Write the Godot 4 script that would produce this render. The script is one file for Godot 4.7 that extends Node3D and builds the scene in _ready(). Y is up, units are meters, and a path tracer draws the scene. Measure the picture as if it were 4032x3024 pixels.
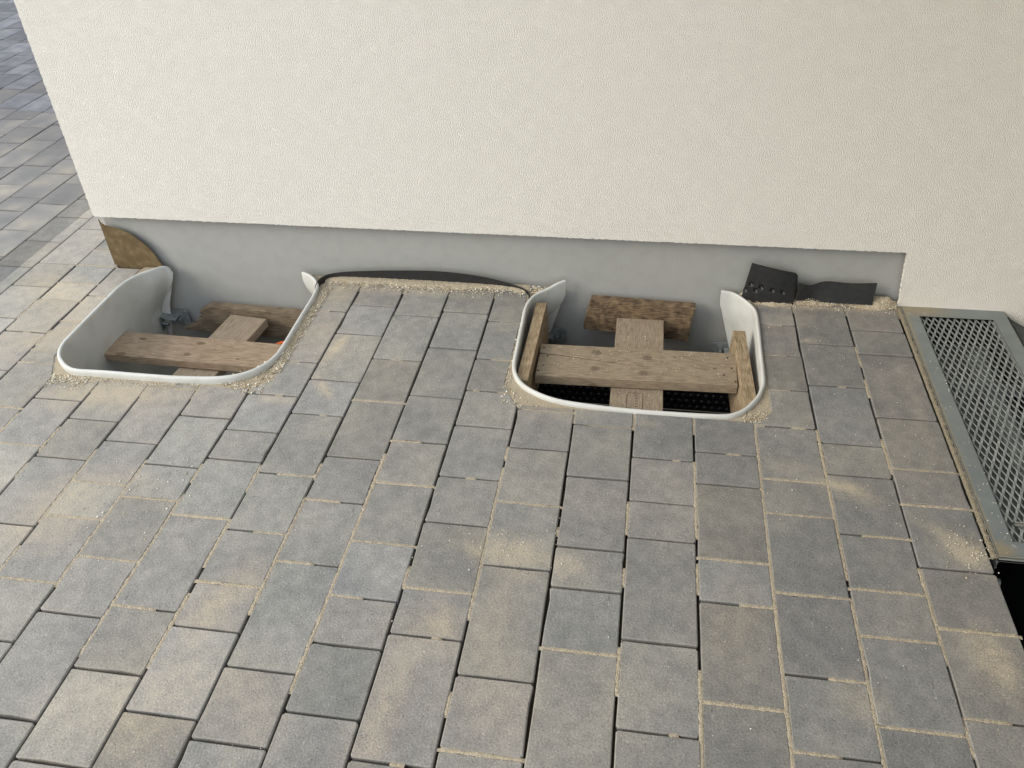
extends Node3D

var rng := RandomNumberGenerator.new()
var M := {}
var names := {}
var lump := FastNoiseLite.new()

# ---------------------------------------------------------------- helpers
func numbered(called: String, parent: Node) -> String:
	var key := str(parent.get_instance_id()) + called
	var n: int = names.get(key, 0)
	names[key] = n + 1
	return called if n == 0 else "%s_%03d" % [called, n]

func start() -> SurfaceTool:
	var st := SurfaceTool.new()
	st.begin(Mesh.PRIMITIVE_TRIANGLES)
	return st

func obj(called: String, st: SurfaceTool, m: Material, parent: Node = self) -> MeshInstance3D:
	var o := MeshInstance3D.new()
	o.name = numbered(called, parent)
	o.mesh = st.commit()
	o.material_override = m
	parent.add_child(o, true)
	return o

func tag(o: Node, label: String, category: String, group := "", kind := "") -> Node:
	o.set_meta("label", label)
	o.set_meta("category", category)
	if group: o.set_meta("group", group)
	if kind: o.set_meta("kind", kind)
	return o

func thing(called: String, label: String, category: String, at := Vector3.ZERO, group := "", kind := "") -> Node3D:
	var o := Node3D.new()
	o.name = numbered(called, self)
	add_child(o, true)
	o.position = at
	tag(o, label, category, group, kind)
	return o

func tri(st: SurfaceTool, a: Vector3, b: Vector3, c: Vector3, n: Vector3, ua := Vector2.ZERO, ub := Vector2.ZERO, uc := Vector2.ZERO) -> void:
	var flip := (c - a).cross(b - a).dot(n) < 0.0
	st.set_normal(n); st.set_uv(ua); st.add_vertex(a)
	if flip:
		st.set_normal(n); st.set_uv(uc); st.add_vertex(c)
		st.set_normal(n); st.set_uv(ub); st.add_vertex(b)
	else:
		st.set_normal(n); st.set_uv(ub); st.add_vertex(b)
		st.set_normal(n); st.set_uv(uc); st.add_vertex(c)

func quad(st: SurfaceTool, a: Vector3, b: Vector3, c: Vector3, d: Vector3, out: Vector3, ua := Vector2.ZERO, ub := Vector2.ZERO, uc := Vector2.ZERO, ud := Vector2.ZERO) -> void:
	var n := (c - a).cross(b - a)
	if n.length_squared() < 1e-16: n = (d - a).cross(c - a)
	n = n.normalized()
	if n.dot(out) < 0.0: n = -n
	tri(st, a, b, c, n, ua, ub, uc)
	tri(st, a, c, d, n, ua, uc, ud)

func inset(poly: PackedVector2Array, d: float) -> PackedVector2Array:
	# poly counter-clockwise in (x, y); moves every corner inwards by d along its mitre
	var out := PackedVector2Array()
	var n := poly.size()
	for i in n:
		var e0 := (poly[i] - poly[(i + n - 1) % n]).normalized()
		var e1 := (poly[(i + 1) % n] - poly[i]).normalized()
		var n0 := Vector2(-e0.y, e0.x)
		var n1 := Vector2(-e1.y, e1.x)
		var m := n0 + n1
		if m.length() < 0.3: m = n0
		m = m.normalized()
		out.append(poly[i] + m * d / maxf(m.dot(n0), 0.4))
	return out

func prism(st: SurfaceTool, poly_in: PackedVector2Array, thick: float, ch: float, xf := Transform3D(), uvs := Vector2.ONE, uvo := Vector2.ZERO, bottom := true) -> void:
	# polygon in the local (x, z) plane, top face at y = 0, bottom at y = -thick, chamfered upper (and lower) edges
	var poly := poly_in.duplicate()
	if Geometry2D.is_polygon_clockwise(poly): poly.reverse()
	# make sure of orientation by area
	var area := 0.0
	for i in poly.size(): area += poly[i].cross(poly[(i + 1) % poly.size()])
	if area < 0.0: poly.reverse()
	var top := inset(poly, ch) if ch > 0.0 else poly
	var idx := Geometry2D.triangulate_polygon(top)
	if idx.is_empty():
		top = poly
		idx = Geometry2D.triangulate_polygon(poly)
	var up := xf.basis.y.normalized()
	for i in range(0, idx.size(), 3):
		var q := [top[idx[i]], top[idx[i + 1]], top[idx[i + 2]]]
		tri(st, xf * Vector3(q[0].x, 0, q[0].y), xf * Vector3(q[1].x, 0, q[1].y), xf * Vector3(q[2].x, 0, q[2].y), up, q[0] * uvs + uvo, q[1] * uvs + uvo, q[2] * uvs + uvo)
		if bottom:
			tri(st, xf * Vector3(q[0].x, -thick, q[0].y), xf * Vector3(q[1].x, -thick, q[1].y), xf * Vector3(q[2].x, -thick, q[2].y), -up, q[0] * uvs + uvo, q[1] * uvs + uvo, q[2] * uvs + uvo)
	var n := poly.size()
	for i in n:
		var j := (i + 1) % n
		var a := poly[i]; var b := poly[j]; var ta := top[i]; var tb := top[j]
		var o2 := Vector2((b - a).y, -(b - a).x).normalized()
		var out := xf.basis * Vector3(o2.x, 0, o2.y)
		var sd := Vector2(0, 0.35)
		if ch > 0.0:
			quad(st, xf * Vector3(ta.x, 0, ta.y), xf * Vector3(tb.x, 0, tb.y), xf * Vector3(b.x, -ch, b.y), xf * Vector3(a.x, -ch, a.y), out + up, ta * uvs + uvo, tb * uvs + uvo, b * uvs + uvo, a * uvs + uvo)
		var lo := -thick + (ch if bottom else 0.0)
		var low := Vector2(o2.x, o2.y) * thick
		quad(st, xf * Vector3(a.x, -ch, a.y), xf * Vector3(b.x, -ch, b.y), xf * Vector3(b.x, lo, b.y), xf * Vector3(a.x, lo, a.y), out, a * uvs + uvo, b * uvs + uvo, (b + low) * uvs + uvo, (a + low) * uvs + uvo)
		if bottom and ch > 0.0:
			quad(st, xf * Vector3(a.x, lo, a.y), xf * Vector3(b.x, lo, b.y), xf * Vector3(tb.x, -thick, tb.y), xf * Vector3(ta.x, -thick, ta.y), out - up)

func box(st: SurfaceTool, at: Vector3, size: Vector3, ch := 0.0, basis := Basis()) -> void:
	var h := size / 2.0
	prism(st, PackedVector2Array([Vector2(-h.x, -h.z), Vector2(h.x, -h.z), Vector2(h.x, h.z), Vector2(-h.x, h.z)]), size.y, ch, Transform3D(basis, at + basis * Vector3(0, h.y, 0)))

func tube(st: SurfaceTool, path: Array, r: float, sides := 10, cap := true) -> void:
	var rings := []
	for i in path.size():
		var d: Vector3 = (path[mini(i + 1, path.size() - 1)] - path[maxi(i - 1, 0)]).normalized()
		var u := d.cross(Vector3.UP if absf(d.y) < 0.9 else Vector3.RIGHT).normalized()
		var v := u.cross(d).normalized()
		var ring := []
		for k in sides:
			var a := TAU * k / sides
			ring.append([path[i] + (u * cos(a) + v * sin(a)) * r, u * cos(a) + v * sin(a)])
		rings.append(ring)
	for i in path.size() - 1:
		for k in sides:
			var l := (k + 1) % sides
			smooth_quad(st, rings[i][k], rings[i][l], rings[i + 1][l], rings[i + 1][k])
	if cap:
		for e in [0, path.size() - 1]:
			var nn: Vector3 = (path[0] - path[1]).normalized() if e == 0 else (path[-1] - path[-2]).normalized()
			for k in sides:
				tri(st, path[e], rings[e][k][0], rings[e][(k + 1) % sides][0], nn)

func smooth_quad(st: SurfaceTool, a: Array, b: Array, c: Array, d: Array) -> void:
	for t in [[a, b, c], [a, c, d]]:
		var p0: Vector3 = t[0][0]; var p1: Vector3 = t[1][0]; var p2: Vector3 = t[2][0]
		var nn: Vector3 = t[0][1] + t[1][1] + t[2][1]
		var order := [0, 1, 2]
		if (p2 - p0).cross(p1 - p0).dot(nn) < 0.0: order = [0, 2, 1]
		for k in order:
			st.set_normal(t[k][1]); st.set_uv(Vector2(t[k][0].x, t[k][0].z)); st.add_vertex(t[k][0])

func sheet(st: SurfaceTool, g: Array, tint := []) -> void:
	# g: rows of Vector3; smooth normals
	var R := g.size(); var C: int = g[0].size()
	var nor := []
	for r in R:
		var row := []
		for c in C:
			var du: Vector3 = g[r][mini(c + 1, C - 1)] - g[r][maxi(c - 1, 0)]
			var dv: Vector3 = g[mini(r + 1, R - 1)][c] - g[maxi(r - 1, 0)][c]
			row.append(dv.cross(du).normalized())
		nor.append(row)
	for r in R - 1:
		for c in C - 1:
			var ids := [[r, c], [r, c + 1], [r + 1, c + 1], [r, c], [r + 1, c + 1], [r + 1, c]]
			var p0: Vector3 = g[r][c]; var p1: Vector3 = g[r][c + 1]; var p2: Vector3 = g[r + 1][c + 1]
			if (p2 - p0).cross(p1 - p0).dot(nor[r][c]) < 0.0:
				ids = [[r, c], [r + 1, c + 1], [r, c + 1], [r, c], [r + 1, c], [r + 1, c + 1]]
			for q in ids:
				if not tint.is_empty(): st.set_color(tint[q[0]][q[1]])
				st.set_normal(nor[q[0]][q[1]])
				st.set_uv(Vector2(float(q[1]) / (C - 1), float(q[0]) / (R - 1)))
				st.add_vertex(g[q[0]][q[1]])

func copies(called: String, mesh: Mesh, m: Material, xfs: Array, cols: Array, label: String, category: String) -> void:
	var mm := MultiMesh.new()
	mm.transform_format = MultiMesh.TRANSFORM_3D
	mm.use_colors = true
	mm.mesh = mesh
	mm.instance_count = xfs.size()
	for i in xfs.size():
		mm.set_instance_transform(i, xfs[i])
		mm.set_instance_color(i, cols[i])
	var o := MultiMeshInstance3D.new()
	o.name = numbered(called, self)
	o.multimesh = mm
	o.material_override = m
	add_child(o, true)
	tag(o, label, category, "", "stuff")

func nz(freq: float, seed_: int, octaves := 3, type := FastNoiseLite.TYPE_SIMPLEX_SMOOTH) -> FastNoiseLite:
	var n := FastNoiseLite.new()
	n.seed = seed_
	n.noise_type = type
	n.frequency = freq
	n.fractal_type = FastNoiseLite.FRACTAL_FBM if octaves > 1 else FastNoiseLite.FRACTAL_NONE
	n.fractal_octaves = octaves
	return n

func mat(col: Color, rough := 0.9, metal := 0.0) -> StandardMaterial3D:
	var m := StandardMaterial3D.new()
	m.albedo_color = col
	m.roughness = rough
	m.metallic = metal
	return m

func c8(r: float, g: float, b: float) -> Color:
	return Color(r / 255.0, g / 255.0, b / 255.0)

func triplanar(m: StandardMaterial3D, s: Vector3, o := Vector3.ZERO) -> void:
	m.uv1_triplanar = true
	m.uv1_world_triplanar = true
	m.uv1_scale = s
	m.uv1_offset = o
	m.uv1_triplanar_sharpness = 8.0

func relief(m: StandardMaterial3D, img: Image, cm: float) -> void:
	m.heightmap_enabled = true
	m.heightmap_texture = ImageTexture.create_from_image(img)
	m.heightmap_scale = cm

func pick(x: float, lo: float, hi: float) -> float:
	return clampf((x - lo) / (hi - lo), 0.0, 1.0)

# ---------------------------------------------------------------- materials
const TW := 2048
const TH := 1170
const STAINS := [
	# x, z, half width, half depth, turn, strength
	[1.27, 1.07, 0.075, 0.030, 0.5, 1.0], [1.22, 1.055, 0.05, 0.012, 0.25, 0.8], [1.54, 1.29, 0.05, 0.055, 0.2, 1.15], [1.52, 1.25, 0.13, 0.028, 0.75, 0.7],
	[1.52, 1.64, 0.05, 0.09, -0.2, 1.0], [1.18, 1.79, 0.045, 0.05, 0.0, 0.6], [0.9, 1.58, 0.08, 0.16, 0.2, 0.45], [1.1, 1.0, 0.09, 0.05, 0.0, 0.35],
	[0.30, 1.44, 0.12, 0.055, 0.25, 0.85], [0.22, 1.46, 0.10, 0.03, 0.4, 0.6], [0.14, 1.70, 0.035, 0.06, -0.3, 0.9], [0.10, 1.73, 0.08, 0.06, 0.2, 0.4], [0.05, 1.98, 0.05, 0.22, 0.1, 0.7],
	[0.27, 1.66, 0.07, 0.20, 0.1, 0.45], [0.46, 1.47, 0.05, 0.05, 0.0, 0.45], [0.33, 1.88, 0.1, 0.14, 0.2, 0.4], [-1.40, 0.90, 0.14, 0.075, 0.0, 1.1], [-1.18, 0.875, 0.14, 0.07, 0.1, 1.0],
	[-0.98, 0.84, 0.06, 0.03, 0.0, 0.4], [-0.54, 0.50, 0.018, 0.07, 0.15, 0.9], [-0.56, 0.56, 0.05, 0.12, 0.2, 0.35], [-0.52, 0.76, 0.02, 0.06, -0.6, 0.8], [-0.49, 0.78, 0.015, 0.05, -0.6, 0.6], [-0.66, 0.845, 0.07, 0.022, 0.0, 0.9],
	[-0.65, 0.43, 0.05, 0.10, 0.3, 0.45], [1.22, 0.11, 0.06, 0.07, 0.0, 0.5], [1.12, 0.16, 0.07, 0.06, 0.0, 0.45], [1.24, 0.28, 0.035, 0.02, 0.0, 0.6],
	[-1.95, 0.21, 0.16, 0.12, 0.2, 0.7], [-1.78, 0.35, 0.14, 0.12, 0.3, 0.5], [-1.9, 0.62, 0.2, 0.16, 0.3, 0.45], [-1.72, 0.58, 0.1, 0.08, 0.0, 0.8], [-1.66, 0.50, 0.05, 0.06, 0.0, 0.8],
	[-1.17, 1.48, 0.1, 0.12, 0.4, 0.75], [-1.12, 1.36, 0.10, 0.06, 0.4, 0.5], [-0.97, 1.31, 0.14, 0.06, 0.2, 0.5], [-1.05, 1.52, 0.08, 0.12, 0.3, 0.35], [-0.49, 1.73, 0.05, 0.12, 0.2, 0.8], [-0.42, 1.63, 0.05, 0.06, 0.0, 0.45], [-0.51, 2.03, 0.1, 0.16, 0.2, 0.75], [-0.33, 1.93, 0.12, 0.12, 0.2, 0.45],
	[-0.71, 2.05, 0.1, 0.15, 0.2, 0.3], [-0.24, 2.08, 0.06, 0.1, 0.3, 0.35], [0.62, 1.86, 0.06, 0.1, 0.2, 0.25], [0.35, 0.80, 0.12, 0.035, 0.0, 0.45], [0.62, 0.83, 0.06, 0.015, 0.0, 0.4], [1.55, 0.62, 0.02, 0.3, 0.0, 0.2],
	[-0.4, 0.075, 0.36, 0.035, 0.0, 0.8], [-0.66, 0.14, 0.07, 0.07, 0.0, 0.7], [-0.73, 0.35, 0.03, 0.3, 0.0, 0.55], [0.09, 0.2, 0.05, 0.12, 0.0, 0.35], [1.3, 0.04, 0.32, 0.022, 0.0, 0.8]]

func paving_image() -> Image:
	# where the sand lies on the stones: small map, enlarged
	var sw := 640; var sh := 366
	var smudge := Image.create(sw, sh, false, Image.FORMAT_L8)
	var acc := PackedFloat32Array(); acc.resize(sw * sh)
	var rag := nz(22.0, 5, 4)
	for s in STAINS:
		var reach := maxf(s[2], s[3]) * 2.0
		var c := cos(s[4]); var d := sin(s[4])
		for j in range(maxi(0, int((s[1] - reach) / 2.4 * sh)), mini(sh, int((s[1] + reach) / 2.4 * sh) + 1)):
			for i in range(maxi(0, int((s[0] - reach + 2.2) / 4.2 * sw)), mini(sw, int((s[0] + reach + 2.2) / 4.2 * sw) + 1)):
				var x: float = (i + 0.5) / sw * 4.2 - 2.2 - s[0]
				var z: float = (j + 0.5) / sh * 2.4 - s[1]
				var u: float = (x * c + z * d) / s[2]
				var v: float = (-x * d + z * c) / s[3]
				var r2 := u * u + v * v
				var e := exp(-r2 * 0.9) + 0.16 * rag.get_noise_2d(x + s[0], z + s[1]) * exp(-r2 * 0.5)
				acc[j * sw + i] += s[5] * maxf(0.0, e)
	var sb := PackedByteArray(); sb.resize(sw * sh)
	for k in acc.size():
		# drifting dust everywhere, more towards the left
		var x := float(k % sw) / sw
		var dust := 0.04 + 0.10 * pick(0.55 - x, 0.0, 0.5)
		sb[k] = int(clampf(acc[k] * 0.66 + dust, 0.0, 1.0) * 255.0)
	smudge.set_data(sw, sh, false, Image.FORMAT_L8, sb)
	smudge.resize(TW, TH, Image.INTERPOLATE_CUBIC)
	var a := nz(0.0042, 11, 3).get_image(TW, TH, false, false, false).get_data()
	var b := nz(0.035, 12, 3).get_image(TW, TH, false, false, false).get_data()
	var g := nz(0.42, 13, 2).get_image(TW, TH, false, false, false).get_data()
	var h := nz(0.012, 14, 4).get_image(TW, TH, false, false, false).get_data()
	var sm := smudge.get_data()
	# pale scuffs and scrape marks
	var sr := RandomNumberGenerator.new(); sr.seed = 91
	var scuff := Image.create(sw, sh, false, Image.FORMAT_L8)
	for n in 170:
		var p := Vector2(sr.randf() * sw, sr.randf() * sh)
		var dir := Vector2.from_angle(sr.randf() * TAU)
		var curl := sr.randf_range(-0.08, 0.08)
		var wide := sr.randi_range(1, 4)
		var tone := sr.randf_range(0.10, 0.42)
		for q in sr.randi_range(3, 16):
			p += dir * 0.9
			dir = dir.rotated(curl)
			for w in wide:
				var u := Vector2i(p + dir.orthogonal() * (w - wide / 2.0))
				if u.x >= 0 and u.y >= 0 and u.x < sw and u.y < sh: scuff.set_pixelv(u, Color(1, 1, 1) * tone * sr.randf())
	scuff.resize(TW, TH, Image.INTERPOLATE_CUBIC)
	var sc := scuff.get_data()
	var out := PackedByteArray(); out.resize(TW * TH * 3)
	var r := 12345
	for k in TW * TH:
		var fa := (a[k] - 128) / 128.0
		var fb := (b[k] - 128) / 128.0
		var fg := (g[k] - 128) / 128.0
		var fh := (h[k] - 128) / 128.0
		r = (r * 1103515245 + 12345) & 0x7fffffff
		var sp := ((r >> 12) & 255) / 255.0
		var v := 1.0 + 0.07 * fa + 0.06 * fb + 0.15 * fg + 0.12 * (sp - 0.5)
		if sp > 0.985: v += 0.22
		if sp < 0.012: v -= 0.25
		var t := sm[k] / 255.0
		t = clampf(t * (1.0 + 0.40 * fb + 0.85 * fg) + 0.04 * fh, 0.0, 0.92)
		var px := float(k % TW) / TW
		var pz := float(k / TW) / TH
		# pale stone dust plus painted-in sheen, strong on the left, weak on the right
		var dust_and_sheen := clampf(0.80 - 0.80 * px + 0.08 * sin(pz * 3.0) + 0.17 * fh + 0.07 * fb + sc[k] / 255.0 * 0.7, 0.02, 0.84)
		var warm := clampf(0.5 + 0.9 * fa, 0.0, 1.0)
		var cr := lerpf(lerpf(119.0, 122.0, warm), lerpf(164.0, 167.0, warm), dust_and_sheen) * v
		var cg := lerpf(lerpf(119.0, 121.0, warm), lerpf(163.0, 164.0, warm), dust_and_sheen) * v
		var cb := lerpf(lerpf(117.5, 117.0, warm), lerpf(157.0, 155.0, warm), dust_and_sheen) * v
		cr = lerpf(cr, 186.0 * (1.0 + 0.10 * fg), t)
		cg = lerpf(cg, 173.0 * (1.0 + 0.10 * fg), t)
		cb = lerpf(cb, 151.0 * (1.0 + 0.10 * fg), t)
		out[k * 3] = int(clampf(cr, 0.0, 255.0))
		out[k * 3 + 1] = int(clampf(cg, 0.0, 255.0))
		out[k * 3 + 2] = int(clampf(cb, 0.0, 255.0))
	return Image.create_from_data(TW, TH, false, Image.FORMAT_RGB8, out)

func wood_image(seed_: int, light: Color, dark: Color, knots: Array, weather: float) -> Image:
	var W := 1024; var H := 256
	var fine := nz(0.16, seed_, 3).get_image(64, H, false, false, false)
	fine.resize(W, H, Image.INTERPOLATE_CUBIC)
	var broad := nz(0.03, seed_ + 1, 3).get_image(128, H, false, false, false)
	broad.resize(W, H, Image.INTERPOLATE_CUBIC)
	var blot := nz(0.012, seed_ + 2, 4).get_image(W, H, false, false, false)
	var f := fine.get_data(); var b := broad.get_data(); var q := blot.get_data()
	var out := PackedByteArray(); out.resize(W * H * 3)
	for y in H:
		for x in W:
			var k := y * W + x
			var v := float(y)
			var kd := 0.0
			for n in knots:
				var dx: float = (x - n[0]) / float(n[2])
				var dy: float = (y - n[1]) / (n[2] * 0.42)
				var r2 := dx * dx * 0.35 + dy * dy
				v += dy * 9.0 * exp(-r2 * 0.35)
				var ex := dx * 1.15
				var ey := dy * 0.62
				kd = maxf(kd, 1.0 - smoothstep(0.25, 1.0, ex * ex + ey * ey + 0.25 * (b[k] - 128) / 128.0))
			var ring := sin(v * 0.21 + (b[k] - 128) * 0.085) * 0.5 + 0.5
			var t := 0.30 + 0.34 * ring * ring + (f[k] - 128) / 128.0 * 0.55 + (q[k] - 128) / 128.0 * weather
			t = clampf(t, 0.0, 1.0)
			t = lerpf(t, 1.35, kd * 0.75)
			var c := light.lerp(dark, t)
			out[k * 3] = int(clampf(c.r * 255.0, 0.0, 255.0))
			out[k * 3 + 1] = int(clampf(c.g * 255.0, 0.0, 255.0))
			out[k * 3 + 2] = int(clampf(c.b * 255.0, 0.0, 255.0))
	return Image.create_from_data(W, H, false, Image.FORMAT_RGB8, out)

func wood(seed_: int, light: Color, dark: Color, knots: Array, weather := 0.35, stamp := false) -> StandardMaterial3D:
	var img := wood_image(seed_, light, dark, knots, weather)
	if stamp:
		# a faint, half-worn inspection stamp: a frame with short smudged characters
		var ink := dark.darkened(0.72)
		for line in [[700, 96, 250, 3], [700, 172, 250, 3], [700, 96, 3, 78], [948, 96, 3, 78], [818, 150, 3, 24], [818, 150, 132, 3]]:
			for yy in line[3]:
				for xx in line[2]:
					if rng.randf() < 0.72: img.set_pixel(line[0] + xx, line[1] + yy, ink)
		for n in 7:
			for yy in 13:
				for xx in 5:
					if rng.randf() < 0.62: img.set_pixel(718 + n * 21 + xx + (yy / 4), 120 + yy, ink)
		for n in 3:
			for yy in 11:
				for xx in 4:
					if rng.randf() < 0.66: img.set_pixel(838 + n * 22 + xx, 155 + yy, ink)
	var m := mat(Color.WHITE, 0.88)
	m.albedo_texture = ImageTexture.create_from_image(img)
	var hm := img.duplicate()
	hm.convert(Image.FORMAT_L8)
	relief(m, hm, 0.2)
	return m

func make_materials() -> void:
	# concrete pavers
	var near := ImageTexture.create_from_image(paving_image())
	var grain := nz(0.23, 21, 3).get_image(TW, TH, false, false, false)
	for n in 14:
		var m := mat(Color.WHITE, 0.93)
		var t := 0.915 + 0.095 * ((n * 5) % 14) / 13.0
		var w := ((n * 3) % 5 - 2) * 0.004
		m.albedo_color = Color(t + w, t, t - w * 1.2 + (0.012 if n % 4 == 1 else 0.0))
		m.albedo_texture = near
		triplanar(m, Vector3(1 / 4.2, 1 / 2.4, 1 / 2.4), Vector3(2.2 / 4.2, 0.0, 0.0))
		relief(m, grain, 0.11)
		M["paver%d" % n] = m
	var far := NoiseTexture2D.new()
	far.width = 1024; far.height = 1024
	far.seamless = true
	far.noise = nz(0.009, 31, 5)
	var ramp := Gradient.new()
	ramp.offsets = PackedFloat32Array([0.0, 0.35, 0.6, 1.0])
	ramp.colors = PackedColorArray([c8(86, 88, 93), c8(94, 96, 101), c8(103, 104, 108), c8(116, 116, 117)])  # sky reflection painted in: darker, bluer colour for the distant pavers
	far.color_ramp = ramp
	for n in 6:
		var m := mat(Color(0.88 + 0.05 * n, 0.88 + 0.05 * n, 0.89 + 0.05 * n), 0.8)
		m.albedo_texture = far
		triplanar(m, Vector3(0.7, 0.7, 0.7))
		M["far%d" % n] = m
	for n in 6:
		var m := mat(Color(0.82 + 0.06 * n, 0.825 + 0.059 * n, 0.85 + 0.052 * n), 0.9)  # steps towards the painted sky tint, darker and bluer at low numbers
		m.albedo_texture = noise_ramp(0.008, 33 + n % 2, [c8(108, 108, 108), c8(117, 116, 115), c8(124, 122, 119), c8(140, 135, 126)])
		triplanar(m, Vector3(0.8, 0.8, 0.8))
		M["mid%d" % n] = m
	# plaster
	var pl := mat(c8(236, 233, 225), 0.95)
	var hi := nz(0.165, 41, 3).get_image(1024, 1024, false, false, false)
	var cell := nz(0.14, 42, 1, FastNoiseLite.TYPE_CELLULAR)
	cell.cellular_return_type = FastNoiseLite.RETURN_DISTANCE
	var ce := cell.get_image(1024, 1024, false, false, false).get_data()
	var lo := nz(0.012, 43, 3).get_seamless_image(1024, 1024, false, false, 0.1).get_data()
	var hd := hi.get_data()
	var pd := PackedByteArray(); pd.resize(1024 * 1024)
	for k in pd.size():
		var a := (hd[k] - 128) / 128.0
		var l := (lo[k] - 128) / 128.0
		var rough := clampf(0.95 + 0.15 * l, 0.7, 1.15)
		var v := 0.58 + 0.62 * a * rough - 0.34 * (ce[k] / 255.0 - 0.35) * rough
		pd[k] = int(clampf(minf(v, 0.70 + 0.14 * a - 0.10 * l), 0.0, 1.0) * 255.0)
	relief(pl, Image.create_from_data(1024, 1024, false, Image.FORMAT_L8, pd), 0.62)
	triplanar(pl, Vector3(1.35, 1.35, 1.35))
	M.plaster = pl
	var gp := mat(c8(160, 161, 158), 0.72)
	relief(gp, nz(0.06, 44, 4).get_seamless_image(512, 512, false, false, 0.1), 0.04)
	triplanar(gp, Vector3(2.2, 2.2, 2.2))
	gp.albedo_texture = noise_ramp(0.01, 54, [c8(249, 249, 248), c8(253, 253, 252), c8(255, 255, 255), c8(255, 255, 254)])
	M.plinth = gp
	var br := mat(Color.WHITE, 0.85)
	br.albedo_texture = noise_ramp(0.012, 45, [c8(92, 76, 50), c8(98, 82, 55), c8(104, 88, 60), c8(118, 102, 74)])
	triplanar(br, Vector3(3.0, 3.0, 3.0))
	M.bare = br
	# plastic of the light wells
	var wp := mat(c8(202, 203, 199), 0.6)
	wp.albedo_texture = noise_ramp(0.008, 46, [c8(243, 242, 238), c8(250, 250, 249), c8(255, 255, 255), c8(255, 255, 255)])
	triplanar(wp, Vector3(1.5, 1.5, 1.5))
	M.plastic = wp
	M.membrane = mat(c8(38, 39, 40), 0.42)
	M.membrane.albedo_texture = noise_ramp(0.02, 47, [c8(210, 210, 210), c8(235, 235, 235), c8(255, 255, 255), c8(255, 250, 240)])
	triplanar(M.membrane, Vector3(3, 3, 3))
	var sd := mat(Color.WHITE, 1.0)
	sd.albedo_texture = noise_ramp(0.11, 48, [c8(148, 136, 116), c8(176, 163, 140), c8(190, 178, 155), c8(212, 202, 182)])
	relief(sd, nz(0.2, 49, 3).get_seamless_image(512, 512, false, false, 0.1), 0.35)
	triplanar(sd, Vector3(3.2, 3.2, 3.2))
	M.sand = sd
	var old := mat(Color.WHITE, 1.0)
	old.albedo_texture = noise_ramp(0.11, 58, [c8(104, 98, 84), c8(126, 118, 100), c8(142, 133, 114), c8(170, 162, 144)])
	triplanar(old, Vector3(3.2, 3.2, 3.2))
	M.old_sand = old
	var grit := mat(Color.WHITE, 0.95)
	grit.vertex_color_use_as_albedo = true
	M.grit = grit
	var bed := mat(c8(96, 84, 66), 1.0)
	M.bed = bed
	var gv := mat(Color.WHITE, 0.5, 0.3)
	gv.albedo_texture = noise_ramp(0.02, 50, [c8(116, 122, 123), c8(130, 136, 136), c8(142, 147, 147), c8(162, 166, 165)])
	triplanar(gv, Vector3(2.5, 2.5, 2.5))
	M.zinc = gv
	var gf := mat(Color.WHITE, 0.6, 0.35)
	gf.vertex_color_use_as_albedo = true
	M.zinc_dusty = gf
	M.steel = mat(c8(205, 205, 203), 0.22, 1.0)
	M.pit = mat(c8(132, 134, 131), 0.85)
	M.orange = mat(c8(190, 92, 40), 0.5)
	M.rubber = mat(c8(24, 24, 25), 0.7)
	M.nail = mat(c8(70, 58, 46), 0.6, 0.4)
	M.soil = mat(c8(92, 88, 80), 1.0)
	M.board_a = wood(60, c8(168, 150, 128), c8(118, 100, 80), [[130, 60, 26], [420, 70, 30], [395, 188, 26], [90, 226, 34], [640, 200, 14], [505, 118, 9]], 0.28)
	M.board_b = wood(70, c8(164, 150, 130), c8(126, 112, 94), [[240, 90, 12], [520, 150, 15]], 0.25, true)
	M.board_c = wood(80, c8(140, 125, 104), c8(90, 77, 61), [[860, 170, 18]], 0.4)
	M.board_d = wood(90, c8(160, 146, 124), c8(118, 104, 86), [[300, 60, 40], [560, 80, 34], [300, 190, 34], [545, 200, 34], [900, 130, 16], [700, 60, 12]], 0.28)
	M.board_e = wood(100, c8(138, 117, 90), c8(66, 53, 40), [[180, 40, 20]], 0.55)
	M.board_f = wood(110, c8(172, 154, 126), c8(116, 98, 74), [[500, 90, 16]], 0.35)

func noise_ramp(freq: float, seed_: int, cols: Array) -> NoiseTexture2D:
	var t := NoiseTexture2D.new()
	t.width = 512; t.height = 512
	t.seamless = true
	t.noise = nz(freq, seed_, 4)
	var g := Gradient.new()
	g.offsets = PackedFloat32Array([0.15, 0.42, 0.62, 0.9])
	g.colors = PackedColorArray(cols)
	t.color_ramp = g
	return t

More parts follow.
